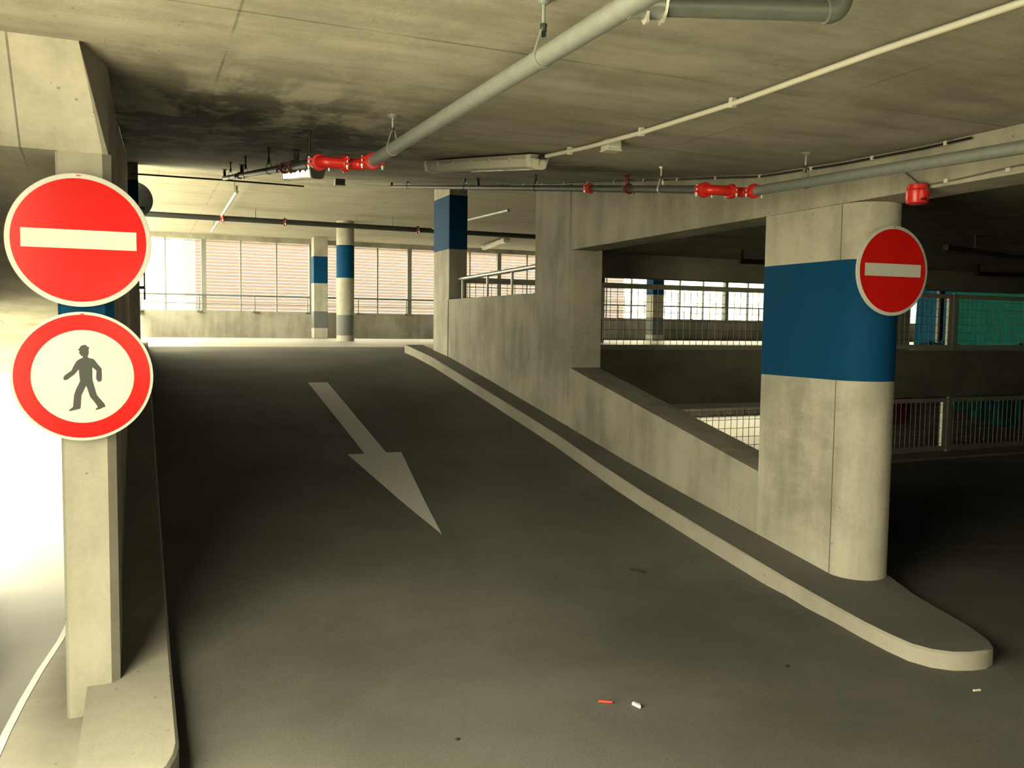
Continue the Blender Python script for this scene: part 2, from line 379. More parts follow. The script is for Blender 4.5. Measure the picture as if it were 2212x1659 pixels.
# outer walls, plus walls added to block light
b = MB(); b.box(-1.0, 32, -8.2, -8, 2.7, 4.4); b.box(4.2, 32, -8.2, -8, 0, 2.7); b.box(-0.9, 4.2, -8.2, -8, 0, 1.2); b.box(-0.9, 4.2, -8.2, -8, 2.2, 2.7); struct(b.build('wall_back', 'wall'))
b = MB(); b.box(-1.3, -1.2, 3.1, 8.0, -1.3, 2.9); b.box(-1.95, -1.2, 8.0, 8.1, -1.3, 2.9); b.box(-1.0, -0.9, -8, 0.2, 0, 2.9); b.box(-1.0, -0.9, -8, 2.9, 2.9, 4.4); b.box(-0.3, -0.2, 2.9, 12.2, 2.9, 4.4); b.box(-1.0, -0.2, 2.9, 3.0, 2.9, 4.4); b.box(-1.3, -0.95, 3.1, 3.15, 0, 2.9); struct(b.build('wall_side', 'wall'))  # unseen side walls, placed and cut to shape the daylight
struct(MB().box(15.9, 31.8, 16.3, 16.5, -1.29, 0.84).build('wall_lower_blocker', 'beam'))  # wall added to keep this part of the lower deck dark
struct(MB().box(31.8, 32, -8, 24.3, -1.6, 4.3).build('wall_right_far', 'wall'))
struct(MB().box(-0.45, -0.3, 13.4, 24.3, 0.84, 2.2).build('wall_left_far', 'wall'))
struct(MB().box(4.4, 4.6, -8, 2.5, 0, 2.68).build('wall_light_shield', 'wall'))  # added unseen wall keeping back window light off the side bay
# far facade parapets
b = MB(); b.box(-0.3, 32, 24.0, 24.2, H_UP, 1.99); b.box(-0.3, 32, 23.97, 24.0, H_UP, 1.56); b.box(-0.3, 32, 24.0, 24.3, 3.86, 4.25)
struct(b.build('wall_far', 'wall'))
b = MB(); b.box(-0.3, 32, 24.0, 24.2, -1.29, -0.55); b.box(-0.3, 32, 24.0, 24.3, 0.95, H_UP); struct(b.build('wall_far_lower', 'wall'))

# louvred facade bays (window_<n>): frame, thin mullions, slats
k = 0
for i in range(-1, 11):
    x0 = 1.585 + 2.80*i; k += 1
    w = bpy.data.objects.new('window_%d' % k, None); C.objects.link(w); w.location = (x0, 24.1, 1.99); ORG[w.name] = Vector((x0, 24.1, 1.99)); w['kind'] = 'structure'
    MB().box(x0-0.06, x0+0.06, 24.02, 24.16, 1.99, 3.86).build('mullion', 'mullion', w)
    for q in (0.933, 1.866): MB().box(x0+q-0.018, x0+q+0.018, 24.05, 24.12, 1.99, 3.86).build('thin_mullion', 'mullion', w)
    s = MB()
    for j in range(22):
        z = 2.02 + 0.086*j
        s.obox((x0+1.4, 24.22, z), (1,0,0), (0,1,0.35), (0,-0.35,1), 1.40, 0.019, 0.004)
    s.build('slats', 'slat', w)

# facade handrails
def facade_rail(x0, x1, z0, label):
    t = thing('facade_railing', ((x0+x1)/2, 23.88, z0), label, 'railing', None)
    MB().tube([(x0, 23.88, z0+0.41), (x1, 23.88, z0+0.41)], 0.024, 10).build('handrail', 'galv_dull', t, smooth=40)
    MB().tube([(x0, 23.88, z0+0.19), (x1, 23.88, z0+0.19)], 0.010, 8).build('middle_rail', 'galv_dull', t, smooth=40)
    x = x0 + 0.35
    while x < x1:
        m = MB().tube([(x, 23.88, z0-0.0), (x, 23.88, z0+0.41)], 0.016, 8); m.box(x-0.06, x+0.06, 23.85, 24.0, z0-0.03, z0+0.008)
        m.build('post', 'galv_dull', t, smooth=40); x += 1.4
facade_rail(-0.3, 20.6, 1.99, 'long thin steel railing on top of the parapet of the louvred facade')

# outside
struct(MB().box(-80, 80, -60, 90, -2.4, -2.0).build('ground_outside', 'ground'))
struct(MB().box(-60, -0.46, 7.4, 24.4, -1.65, -1.32).build('ground_beside_lane', 'ground'))
struct(MB().box(-60, -0.9, -30, 3.3, -0.3, -0.04).build('ground_beside_entrance', 'ground'))
t = thing('brick_building', (9.6, 30, -2), 'pale pinkish brick wall of the building beyond the louvred facade', 'building')
MB().box(1.72, 17.9, 30, 38, -2.0, 5.2).build('wall', 'brick', t)
MB().box(1.55, 18.1, 29.85, 38.1, 5.2, 5.4).build('roof_edge', 'render_pale', t)
t = thing('pale_building', (24.5, 31, -2), 'whitish building beyond the facade, seen bright above the upper wire mesh railing', 'building')
MB().box(18.6, 40, 31.5, 40, -2.0, 5.2).build('wall', 'render_pale', t)
MB().box(18.4, 40.2, 31.3, 40.2, 5.2, 5.4).build('roof_edge', 'mullion', t)
t = thing('distant_building', (1.1, 46, -2), 'pale distant tower block glimpsed in the bright gap beside the brick wall', 'building')
MB().box(0.62, 1.65, 46, 52, -2.0, 9.0).build('wall', 'render_pale', t)
for j in range(10): MB().box(0.70, 1.57, 45.97, 46, 0.2+0.8*j, 0.65+0.8*j).build('window_band', 'mullion', t)

# ------------------------------------------------------------------ kerbs
KL = [(12.72,3.73),(11.4,3.73),(10,3.73),(8.6,3.735),(7.5,3.735),(6.6,3.70),(5.8,3.67),(5.0,3.66),(4.1,3.655),(3.64,3.60),(3.40,3.555),(3.20,3.53),(3.06,3.525),(2.96,3.56),(2.89,3.63),(2.855,3.72),(2.845,3.80),(2.87,3.88),(2.95,3.96),(3.13,4.05),(3.4,4.14),(3.8,4.28),(4.2,4.40)]
def kerb_h(y): return 0.09 if y < 3.6 else min(0.12, 0.09 + (y-3.6)*0.025)
t = thing('kerb_island', (3.95, 2.85, 0), 'pale raised kerb with rounded nose along the parapet side of the ramp', 'kerb')
outer = [Vector((x, y, 0)) for y, x in KL]
m = MB(); n = len(outer); inner = []
for i, p in enumerate(outer):
    d = (outer[min(i+1,n-1)] - outer[max(i-1,0)]).normalized(); inner.append(p + Vector((-d.y, d.x, 0))*0.014)
vs = []
for o_, i_ in zip(outer, inner):
    zb = road(o_.y) if o_.x < 4.2 else 0; zt = zb + kerb_h(o_.y)
    vs += [(o_.x - 0.0, o_.y, zb-0.1), (o_.x, o_.y, zt-0.012), (i_.x, i_.y, zt)]
m.add(vs, [(3*i+j, 3*(i+1)+j, 3*(i+1)+j+1, 3*i+j+1) for i in range(n-1) for j in (0, 1)])
m.add([(3.73,12.72,1.0),(4.02,12.72,1.0),(4.02,12.72,road(12.72)+0.12),(3.73,12.72,road(12.72)+0.12)], [(0,1,2,3)])
m.build('kerbstone', 'kerb', t, smooth=35)
m = MB(); vs = []; fs = []
left = [(p.y, p.x) for p in inner if p.y >= 2.83 and p.x < 3.8]
for i, (y, x) in enumerate(left[:]):
    xr = 4.45 if y > 4.2 else interp([(2.84,3.82),(2.87,3.88),(2.95,3.95),(3.13,4.04),(3.4,4.13),(3.8,4.27),(4.2,4.45)], y)
    z = road(y) + kerb_h(y) - 0.001
    if y > 4.3: xr = 4.02
    vs += [(x, y, z), (max(xr, x+0.002), y, z)]
fs = [(2*i, 2*i+1, 2*i+3, 2*i+2) for i in range(len(left)-1)]
m.add(vs, fs)
m.build('walkway_top', 'walk', t, smooth=30)

def KLx(y): return 0.112
t = thing('kerb_strip', (0, 3.1, 0), 'narrow concrete kerb strip running up the ramp beside the square pillar with two signs', 'kerb')
ys = [3.02, 3.06, 3.12, 3.2, 3.28, 3.6, 4.0, 4.3, 4.8, 5.5, 6.3, 7.2, 8.0, 9.0, 10.0, 11.3, 12.2, 12.9, 13.4]
xr = {3.02:-0.03, 3.06:0.03, 3.12:0.075, 3.2:0.10, 3.28:0.112}
m = MB(); vs = []; k = len(ys)
for y in ys:
    x1 = xr.get(y, 0.112); z = road(y) + 0.115
    vs += [(-0.222, y, lane(y)-0.05), (-0.222, y, z), (x1-0.012, y, z), (x1, y, z-0.012), (x1, y, road(y)-0.05)]
fs = [(5*i+j, 5*i+j+1, 5*i+j+6, 5*i+j+5) for i in range(k-1) for j in range(4)] + [(0,1,2,3,4)]
m.add(vs, fs); m.build('kerbstone', 'apron', t, smooth=30)
m = MB(); ys = [2.3, 2.6, 3.0, 3.4, 3.9, 4.3, 4.8, 5.5, 6.3, 8, 10, 13]; vs = []
ex = lambda y: interp([(2.3,-0.56),(3.9,-0.53),(4.6,-0.51),(5.5,-0.46),(8,-0.42),(13,-0.42)], y)
for y in ys: vs += [(ex(y), y, lane(y)-0.02), (ex(y), y, lane(y)+0.035), (-0.21, y, lane(y)+0.045)]
m.add(vs, [(3*i+j, 3*i+j+1, 3*i+j+4, 3*i+j+3) for i in range(len(ys)-1) for j in (0, 1)])
m.build('apron', 'apron', t)
m = MB(); vs = []
for y in ys: vs += [(ex(y)-0.002, y, lane(y)+0.038), (ex(y)+0.03, y, lane(y)+0.040)]
m.add(vs, [(2*i, 2*i+1, 2*i+3, 2*i+2) for i in range(len(ys)-1)])
m.build('lit_edge', 'white', t)  # white strip painting in the light caught by the apron edge

# direction arrow on the ramp
def on_road(x, y): return (x, y, road(y) + 0.004)
arrow = MB(); ysh = [7.55 + (10.43-7.55)*i/12 for i in range(13)]
vs = []
for y in ysh:
    w = (y-7.55)/(10.43-7.55); vs += [on_road(1.845+0.012*w, y), on_road(2.045+0.045*w, y)]
arrow.add(vs, [(2*i, 2*i+1, 2*i+3, 2*i+2) for i in range(12)])
vs = []; yh = [5.60 + (7.55-5.60)*i/8 for i in range(9)]
for y in yh:
    w = (y-5.60)/(7.55-5.60); vs += [on_road(1.918-0.226*w, y), on_road(1.918+0.268*w, y)]
arrow.add(vs, [(2*i, 2*i+1, 2*i+3, 2*i+2) for i in range(8)])
tag(arrow.build('direction_arrow', 'road_white'), 'worn white arrow painted on the dark ramp pointing downhill', 'road marking')
m = MB(); m.add([(4.6,5.05,0.003),(9.5,3.05,0.003),(9.5,3.15,0.003),(4.6,5.15,0.003)], [(0,1,2,3)])
tag(m.build('bay_line', 'walk'), 'faint painted bay line on the dark floor behind the round nosed pillar', 'road marking')

# ------------------------------------------------------------------ pillars
def capsule(x0, x1, y0, y1, grow=0.0, n=16):
    r = (x1-x0)/2 + grow; cx = (x0+x1)/2
    pts = [(cx + r*math.cos(a), y0 + r*math.sin(a)) for a in [math.pi + math.pi*i/n for i in range(n+1)]]
    return pts + [(x1+grow, y1+grow), (x0-grow, y1+grow)]
t = thing('round_nosed_pillar', (4.2, 4.4, 0), 'thick concrete pillar with a rounded nose and wide blue band at the ramp foot', 'pillar')
p = capsule(4.0, 4.4, 4.11, 4.815)
MB().prism([(x, y, 0.0) for x, y in p], (0, 0, 2.437)).build('shaft', 'pillar', t, smooth=25)
p = capsule(4.0, 4.4, 4.11, 4.815, 0.0015)
MB().prism([(x, y, 1.345) for x, y in p], (0, 0, 0.748)).build('blue_band', 'blue', t, smooth=25)
MB().box(3.9990, 4.001, 4.107, 4.114, 0.06, 2.43).build('joint_seam', 'walk', t)

M['dimmed_pillar'] = concrete('dimmed_pillar_concrete', (0.36, 0.34, 0.275), (1, 1, 0.22), 0.22)  # pillar concrete darkened to offset the strong light falling on it
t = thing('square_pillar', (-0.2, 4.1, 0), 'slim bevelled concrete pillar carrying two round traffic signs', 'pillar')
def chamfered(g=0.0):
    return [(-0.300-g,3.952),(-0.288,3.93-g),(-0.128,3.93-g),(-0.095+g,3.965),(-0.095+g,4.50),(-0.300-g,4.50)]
MB().prism([(x, y, -0.12) for x, y in chamfered()], (0, 0, 2.46)).build('shaft', 'dimmed_pillar', t)
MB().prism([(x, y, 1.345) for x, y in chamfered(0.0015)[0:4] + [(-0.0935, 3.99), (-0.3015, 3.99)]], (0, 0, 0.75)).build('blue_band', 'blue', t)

def box_column(name, x0, x1, y0, y1, z0, z1, zb, label, grey=None, group=None):
    t = thing(name, ((x0+x1)/2, (y0+y1)/2, z0), label, 'pillar', group)
    MB().box(x0, x1, y0, y1, z0, z1).build('shaft', 'pillar', t, bevel=0.012)
    g = 0.002
    MB().box(x0-g, x1+g, y0-g, y1+g, zb[0], zb[1]).build('blue_band', 'blue', t, bevel=0.012)
    if grey: MB().box(x0-g, x1+g, y0-g, y1+g, grey[0], grey[1]).build('grey_band', 'greyband', t, bevel=0.012)
    return t
box_column('rectangular_column', 4.0, 4.27, 11.46, 12.15, 0.9, 3.80, (2.728, 3.492), 'rectangular concrete column with blue band at the upper end of the ramp parapet')
box_column('rectangular_column', 4.275, 4.645, 23.1, 23.47, H_UP, 3.98, (2.75, 3.475), 'small square blue banded column standing against the far parapet', (1.56, 2.02))
box_column('rectangular_column', 14.72, 15.12, 22.9, 23.3, H_UP, 3.98, (2.72, 3.46), 'dark blue topped column seen through the wire mesh beyond the sloping parapet', (1.46, 2.02))
box_column('rectangular_column', -0.26, 0.018, 12.2, 12.9, 0.9, 3.80, (2.74, 3.485), 'blue banded column with the back of a round sign, across from the ramp top')
box_column('rectangular_column', 14.17, 14.60, 13.0, 13.4, H_UP, 3.98, (2.72, 3.46), 'dark column just behind the mesh beside the blue plastic sheet')
def round_column(x, y, label):
    t = thing('round_column', (x, y, H_UP), label, 'pillar'); r = 0.198
    MB().lathe((x, y, H_UP), (0,0,1), [(r,0),(r,2.69)], 32).build('shaft', 'pillar', t, smooth=40)
    MB().lathe((x, y, 2.71), (0,0,1), [(r+.002,0),(r+.002,0.73)], 32).build('blue_band', 'blue', t, smooth=40)
    MB().lathe((x, y, 1.42), (0,0,1), [(r+.002,0),(r+.002,0.46)], 32).build('grey_band', 'greyband', t, smooth=40)
round_column(4.295, 19.4, 'round concrete column with blue and grey bands on the upper deck')
round_column(10.78, 19.4, 'round column half hidden by the pier at the edge of the mesh railing')
m = MB(); cx = 0.055
m = thing('drain_pipe', (0.075, 12.3, 1.95), 'short grey upright pipe with black end beside the far blue banded column', 'pipe')
MB().tube([(0.075, 12.3, 2.02), (0.075, 12.3, 2.75)], 0.012, 10).build('pipe', 'galv_dull', m, smooth=40)
MB().tube([(0.075, 12.3, 1.95), (0.075, 12.3, 2.03)], 0.013, 10).build('end_cap', 'black', m, smooth=40)
MB().box(0.018, 0.07, 12.28, 12.32, 2.09, 2.13).build('bracket', 'black', m)

# ------------------------------------------------------------------ traffic signs
def sign_frame(c, yaw):
    a = math.radians(yaw); nrm = Vector((-math.sin(a), -math.cos(a), 0)); u = Vector((math.cos(a), -math.sin(a), 0)); return Vector(c), nrm, u, Vector((0,0,1))
def disc_sign(name, c, R, yaw, label, kind, wall_y, bracket_x):
    c, n, u, w = sign_frame(c, yaw)
    t = thing(name, tuple(c), label, 'traffic sign')
    MB().lathe(c, n, [(R-0.006,-0.012),(R,-0.010),(R,0.0),(R-0.006,0.003),(0.02,0.003)], 72).build('plate', 'sign_white', t, smooth=30)
    def flat(poly, h, nm, mat, th=0.0012):
        MB().prism([c + u*x*R + w*y*R + n*h for x, y in poly], n*th).build(nm, mat, t)
    circ = lambda r: [(r*math.cos(2*math.pi*i/72), r*math.sin(2*math.pi*i/72)) for i in range(72)]
    if kind == 'entry':
        flat(circ(0.925), 0.0025, 'red_disc', 'sign_red')
        flat([(-0.785,-0.125),(0.785,-0.125),(0.785,0.155),(-0.785,0.155)], 0.0037, 'white_bar', 'sign_white')
    else:
        m = MB(); k = 72; vs = []
        for i in range(k):
            a = 2*math.pi*i/k
            for r, h in ((0.955, 0.0032), (0.955, 0.0042), (0.72, 0.0042), (0.72, 0.0032)):
                vs.append(c + u*r*R*math.cos(a) + w*r*R*math.sin(a) + n*h)
        m.add(vs, [(4*i+j, 4*((i+1) % k)+j, 4*((i+1) % k)+j+1, 4*i+j+1) for i in range(k) for j in range(3)])
        m.build('red_ring', 'sign_red', t)
        ped = [(460,318),(500,285),(515,250),(545,232),(600,218),(625,222),(655,258),(693,268),(690,285),(668,300),(678,330),(672,400),(655,435),(655,455),(685,483),(740,490),(785,510),(820,560),(870,620),(928,685),(928,900),(915,930),(880,948),(850,940),(825,900),(815,880),(825,725),(740,655),(738,880),(745,930),(770,1020),(800,1130),(825,1210),(900,1300),(975,1385),(990,1440),(930,1460),(880,1485),(800,1500),(790,1485),(840,1440),(780,1350),(690,1240),(660,1150),(620,1030),(605,1030),(570,1100),(515,1205),(495,1430),(485,1470),(410,1485),(340,1500),(280,1512),(262,1495),(300,1465),(345,1430),(370,1200),(410,1090),(495,925),(485,850),(475,700),(465,705),(385,795),(300,855),(245,900),(190,908),(165,880),(175,840),(205,805),(330,720),(370,640),(430,540),(480,505),(560,468),(555,440),(530,435),(515,420),(500,395),(485,380),(495,355),(490,330)]
        flat([((x-562)/1428, (839-y)/1262) for x, y in ped], 0.0035, 'walking_figure', 'sign_black')
    # small maker's rivet at the top rim and the clamp behind
    MB().obox(c + w*R*0.965 + n*0.0035, u, n, w, 0.008, 0.0006, 0.0025).build('rim_mark', 'scrap_red', t)
    for s in (-0.35, 0.35):
        m = MB(); p0 = c + w*s*R - n*0.010; m.obox(p0 + Vector((0, 0.006, 0)), u, n, w, 0.10, 0.006, 0.014)
        m.box(bracket_x-0.02, bracket_x+0.02, p0.y+0.004, wall_y+0.002, p0.z-0.014, p0.z+0.014)
        m.build('bracket', 'galv_dull', t)
disc_sign('no_entry_sign', (-0.213, 3.885, 1.977), 0.266, 1.0, 'large no entry sign, upper of the two on the slim pillar', 'entry', 3.93, -0.2)
disc_sign('no_pedestrian_sign', (-0.210, 3.885, 1.429), 0.262, 1.0, 'red ringed no pedestrians sign with black walking figure', 'ped', 3.93, -0.2)
disc_sign('no_entry_sign', (4.172, 3.862, 2.018), 0.270, 3.5, 'smaller looking no entry sign on the thick round nosed pillar', 'entry', 3.912, 4.19)
t = thing('sign_back', (-0.04, 12.98, 3.33), 'grey back of a round sign on the far blue banded column', 'traffic sign')
MB().lathe((-0.045, 12.98, 3.33), (0,1,0), [(0.243,-0.006),(0.25,0.0),(0.25,0.012),(0.24,0.016)], 48).build('plate', 'sign_back', t, smooth=30)
MB().box(-0.14, 0.10, 12.90, 12.976, 3.20, 3.23).build('bracket', 'darksteel', t)

# ------------------------------------------------------------------ pipework
def coupling(parent, p, d, r, mat='red', bolt='zinc'):
    p = Vector(p); d = Vector(d).normalized(); up = Vector((0,0,1)); s = d.cross(up).normalized(); v = s.cross(d).normalized()
    w = r*0.62
    prof = [(r*1.02,-w),(r*1.38,-w*0.9),(r*1.5,-w*0.45),(r*1.5,w*0.45),(r*1.38,w*0.9),(r*1.02,w)]
    m = MB().lathe(p, d, prof, 24)
    for q in (-1, 1):
        for zz in (-1, 1): m.obox(p + s*q*r*1.72 + v*zz*r*0.42, d, s, v, w*0.62, r*0.42, r*0.22)
    c = m.build('coupling', mat, parent, smooth=35)
    for q in (-1, 1):
        x = p + s*q*r*1.82
        MB().tube([x - v*r*1.35, x + v*r*0.85], r*0.16, 8).tube([x - v*r*1.0, x - v*r*0.62], r*0.3, 6).build('bolt', bolt, c, smooth=40)
    return c
def hanger(parent, top, pipe_pt, d, r, loop_r=None, mat='galv'):
    top = Vector(top); q = Vector(pipe_pt); d = Vector(d).normalized(); R = r*1.12
    h = MB().tube([top, (top.x, top.y, q.z + R*2.6)], 0.006, 8)
    fl = 1.0 if mat == 'galv' else 0.5
    h.lathe((top.x, top.y, top.z), (0,0,-1), [(0.028*fl,-0.003),(0.028*fl,0.004),(0.016*fl,0.016),(0.010,0.02)], 18)
    h = h.build('hanger', mat, parent, smooth=40)
    s = Vector((d.y, -d.x, 0)).normalized(); path = []
    for i in range(17):
        a = math.radians(-30 + 240*i/16)          # the strap under the pipe
        path.append(q + s*R*math.cos(a+math.pi) + Vector((0,0,1))*R*math.sin(a+math.pi))
    apex = Vector((top.x, top.y, q.z + R*2.6))
    path = [apex - s*0.008] + path + [apex + s*0.008]
    m = MB(); vs = []
    for p_ in path: vs += [p_ - d*0.009, p_ + d*0.009]
    m.add(vs, [(2*i, 2*i+1, 2*i+3, 2*i+2) for i in range(len(path)-1)])
    o = m.build('strap', mat, h); sol = o.modifiers.new('thick', 'SOLIDIFY'); sol.thickness = 0.003
    m = MB().tube([apex - Vector((0,0,0.012)), apex + Vector((0,0,0.012))], 0.011, 6)
    m.tube([apex + Vector((0,0,-0.028)), apex - Vector((0,0,0.01))], 0.006, 8); m.build('nut', 'darksteel', h)
def sprinkler(parent, p, mat='darksteel'):
    p = Vector(p); m = MB().tube([p, p + Vector((0,0,0.07))], 0.011, 8)
    m.tube([p + Vector((0,0,0.0)), p + Vector((0,0,0.03))], 0.017, 6)
    m.lathe(p + Vector((0,0,0.07)), (0,0,1), [(0.006,0),(0.03,0.004),(0.03,0.007),(0.004,0.01)], 14)
    for q in (-1, 1): m.tube([p + Vector((0.012*q,0,0.03)), p + Vector((0.018*q,0,0.05)), p + Vector((0.004*q,0,0.072))], 0.003, 6)
    m.build('sprinkler_head', mat, parent, smooth=40)
def arc(p0, p1, p2, n=8):
    p0, p1, p2 = Vector(p0), Vector(p1), Vector(p2)
    return [p0*(1-t)**2 + p1*2*t*(1-t) + p2*t*t for t in [i/n for i in range(n+1)]]

# pipe nearest the camera
t = thing('sprinkler_pipe', (1.18, 3.2, 2.50), 'big galvanised sprinkler pipe passing overhead with bright red couplings', 'pipe')
za = lambda y: 2.499 + (y-2.46)*0.0202
MB().tube([(1.18, 0.6, za(0.6)), (1.18, 4.72, za(4.72))], 0.031, 20).build('pipe_run', 'galv', t, smooth=50)
A0 = Vector((1.18, 4.66, za(4.66))); coupling(t, A0, (0,1,0.02), 0.031)
path = arc((1.18,4.70,za(4.70)), (1.18,4.80,za(4.8)), (1.10,4.80,2.545)); path += arc((1.00,4.80,2.545), (0.93,4.80,2.545), (0.93,4.87,2.553))[1:]
MB().tube(path, 0.031, 18).build('elbow', 'red', t, smooth=50)
coupling(t, (1.062, 4.80, 2.545), (1,0,0), 0.031)
coupling(t, (0.932, 4.87, 2.552), (0,1,0.13), 0.031)
zb = lambda y: 2.553 + (y-4.87)*0.1365
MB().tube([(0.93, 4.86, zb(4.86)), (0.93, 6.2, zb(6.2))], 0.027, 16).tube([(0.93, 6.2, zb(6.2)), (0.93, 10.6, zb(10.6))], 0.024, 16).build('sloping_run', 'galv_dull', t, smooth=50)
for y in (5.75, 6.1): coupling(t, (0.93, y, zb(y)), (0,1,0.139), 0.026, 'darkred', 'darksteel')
coupling(t, (0.93, 8.9, zb(8.9)), (0,1,0.139), 0.023, 'darksteel', 'darksteel')
for y in (5.60, 8.72, 10.5): sprinkler(t, (0.93, y, zb(y)+0.02))
for y, y2 in ((2.50, 2.50), (4.25, 4.25)): hanger(t, (1.18, y, ceil_z(y)), (1.18, y, za(y)), (0,1,0.02), 0.031)
for y in (5.15, 6.85, 8.4, 9.8): hanger(t, (0.93, y, ceil_z(y)), (0.93, y, zb(y)), (0,1,0.139), 0.026, mat='darksteel')
# tee with a branch that turns up, right above the camera
BR0, BR1 = Vector((1.18, 1.985, za(1.985))), Vector((1.725, 1.852, 2.515))
bd = (BR1-BR0).normalized()
m = MB().tube([BR0 + bd*0.10, BR1], 0.027, 18)
m.build('branch', 'galv_dull', t, smooth=50)
MB().tube(arc(BR1 - bd*0.01, BR1 + bd*0.035, BR1 + bd*0.035 + Vector((0,0,0.045))) + [BR1 + bd*0.035 + Vector((0,0,0.15))], 0.034, 18).build('branch_elbow', 'galv_dull', t, smooth=50)
m = MB().tube([BR0, BR0 + bd*0.09], 0.034, 18); m.build('tee', 'galv', t, smooth=50)
for s in (-1, 1):
    c0 = BR0 + bd*0.070 + Vector((0,0,0.036)); v = Vector((-bd.y, bd.x, 0))
    m = MB(); poly = [(-0.03,0.05),(0.03,0.05),(0.026,-0.06),(0.012,-0.082),(-0.012,-0.082),(-0.026,-0.06)]
    base = c0 + bd*s*0.020
    m.prism([base + v*a + Vector((0,0,1))*z + bd*s*(0.016*(z+0.06)/0.11) for a, z in poly], bd*0.008*s)
    m.tube([base + Vector((0,0,-0.045)) - bd*0.004, base + Vector((0,0,-0.045)) + bd*s*0.016], 0.007, 8)
    m.build('clamp_ear', 'zinc', t, smooth=40)

# pipe beside the wall
t = thing('sprinkler_pipe', (3.5, 4.0, 2.5), 'thinner sprinkler pipe with red couplings passing in front of the concrete beam', 'pipe')
zc = lambda y: 2.532 + (y-4.5)*0.032
MB().tube([(3.6, 0.5, zc(0.5)), (3.59, 4.47, zc(4.47))], 0.031, 18).build('pipe_run', 'galv', t, smooth=50)
coupling(t, (3.585, 4.44, zc(4.44)), (0.1,1,0.03), 0.031)
path = arc((3.588,4.46,zc(4.46)), (3.58,4.53,2.53), (3.52,4.53,2.532)); path += arc((3.42,4.53,2.533), (3.32,4.53,2.533), (3.32,4.60,2.54))[1:]
MB().tube(path, 0.031, 18).build('elbow', 'red', t, smooth=50)
coupling(t, (3.475, 4.53, 2.532), (1,0,0), 0.031)
coupling(t, (3.322, 4.60, 2.54), (0,1,0.14), 0.033)
zd = lambda y: 2.527 + (y-4.5)*0.1455
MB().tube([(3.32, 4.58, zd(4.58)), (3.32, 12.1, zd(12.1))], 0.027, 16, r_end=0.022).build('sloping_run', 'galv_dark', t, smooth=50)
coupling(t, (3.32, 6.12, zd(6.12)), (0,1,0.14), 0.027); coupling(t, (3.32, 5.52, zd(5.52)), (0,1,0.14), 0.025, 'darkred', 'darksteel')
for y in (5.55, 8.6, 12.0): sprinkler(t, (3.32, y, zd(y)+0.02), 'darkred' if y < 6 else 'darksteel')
hanger(t, (3.6, 4.0, ceil_z(4.0)), (3.6, 4.0, zc(4.0)), (0,1,0.03), 0.031)
for y in (5.1, 7.15, 9.0, 11.2): hanger(t, (3.32, y, ceil_z(y)), (3.32, y, zd(y)), (0,1,0.14), 0.026, mat='zinc' if y < 6 else 'darksteel')

# pipe across the far deck ceiling
t = thing('sprinkler_pipe', (5, 18.2, 3.75), 'dark pipe running straight across the upper deck ceiling in the distance', 'pipe')
MB().tube([(-2, 18.2, 3.75), (13, 18.2, 3.75)], 0.055, 14).build('pipe_run', 'darksteel', t, smooth=50)
for x in (1.56, 2.78, 5.62): coupling(t, (x, 18.2, 3.75), (1,0,0), 0.055, 'red' if x < 2 else 'darkred')
for x in (2.2, 4.27, 5.05): MB().tube([(x, 18.2, 3.75), (x, 18.2, 3.98)], 0.010, 8).build('hanger', 'galv_dull', t)
t = thing('branch_pipe', (1.53, 18.2, 3.8), 'thin pale branch pipe crossing the dark pipe by the bright facade gap', 'pipe')
MB().tube([(1.47, 14.5, 3.76), (1.60, 21.5, 3.81)], 0.026, 12).build('pipe_run', 'galv', t, smooth=50)
for x, y in ((1.48, 15.0), (1.585, 20.7)): MB().tube([(x, y, 3.77), (x, y, 3.98)], 0.006, 8).build('hanger', 'galv_dull', t)
sprinkler(t, (1.47, 14.55, 3.78)); sprinkler(t, (1.56, 19.6, 3.82))
t = thing('branch_pipe', (6.4, 16.5, 3.75), 'thin branch pipe running behind the column at the parapet end', 'pipe')
MB().tube([(5.9, 18.0, 3.78), (6.15, 14.4, 3.76)], 0.026, 12).build('pipe_run', 'galv', t, smooth=50)
for x, y in ((5.93, 17.6), (6.12, 14.9)): MB().tube([(x, y, 3.77), (x, y, 3.98)], 0.006, 8).build('hanger', 'galv_dull', t)
sprinkler(t, (5.93, 17.9, 3.8))
t = thing('branch_pipe', (2, 10.62, 3.33), 'thin cross pipe at the upper end of the big galvanised pipe', 'pipe')
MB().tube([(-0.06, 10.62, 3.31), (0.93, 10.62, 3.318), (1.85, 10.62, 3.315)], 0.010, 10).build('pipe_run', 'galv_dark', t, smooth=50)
t = thing('sprinkler_pipe', (9.5, 6.9, 2.5), 'faint sprinkler pipe high in the dark bay behind the round nosed pillar', 'pipe')
MB().tube([(7.4, 6.2, 2.50), (9.1, 6.75, 2.52), (11.5, 7.4, 2.53)], 0.03, 12).build('pipe_run', 'galv_dull', t, smooth=50)
for x, y in ((8.1, 6.43), (10.0, 6.99)): MB().tube([(x, y, 2.51), (x, y, 2.68)], 0.006, 8).build('hanger', 'zinc', t)
for nm, x0, x1, lab in (('duct', 7.07, 9.9, 'black round ended duct under the dark ceiling seen through the wall opening'), ('duct', 11.4, 16, 'black duct under the dark ceiling above the blue sheets')):
    t = thing('duct', (x0, 9, 2.53), lab, 'duct')
    MB().tube([(x0, 9, 2.53), (x1, 9, 2.57)], 0.032, 14).build('pipe_run', 'black', t, smooth=50)
    MB().box(x0+0.03, x0+0.05, 8.99, 9.01, 2.55, 2.68).build('hanger', 'black', t)
    MB().box(x1-0.25, x1-0.23, 8.99, 9.01, 2.55, 2.68).build('hanger', 'black', t)

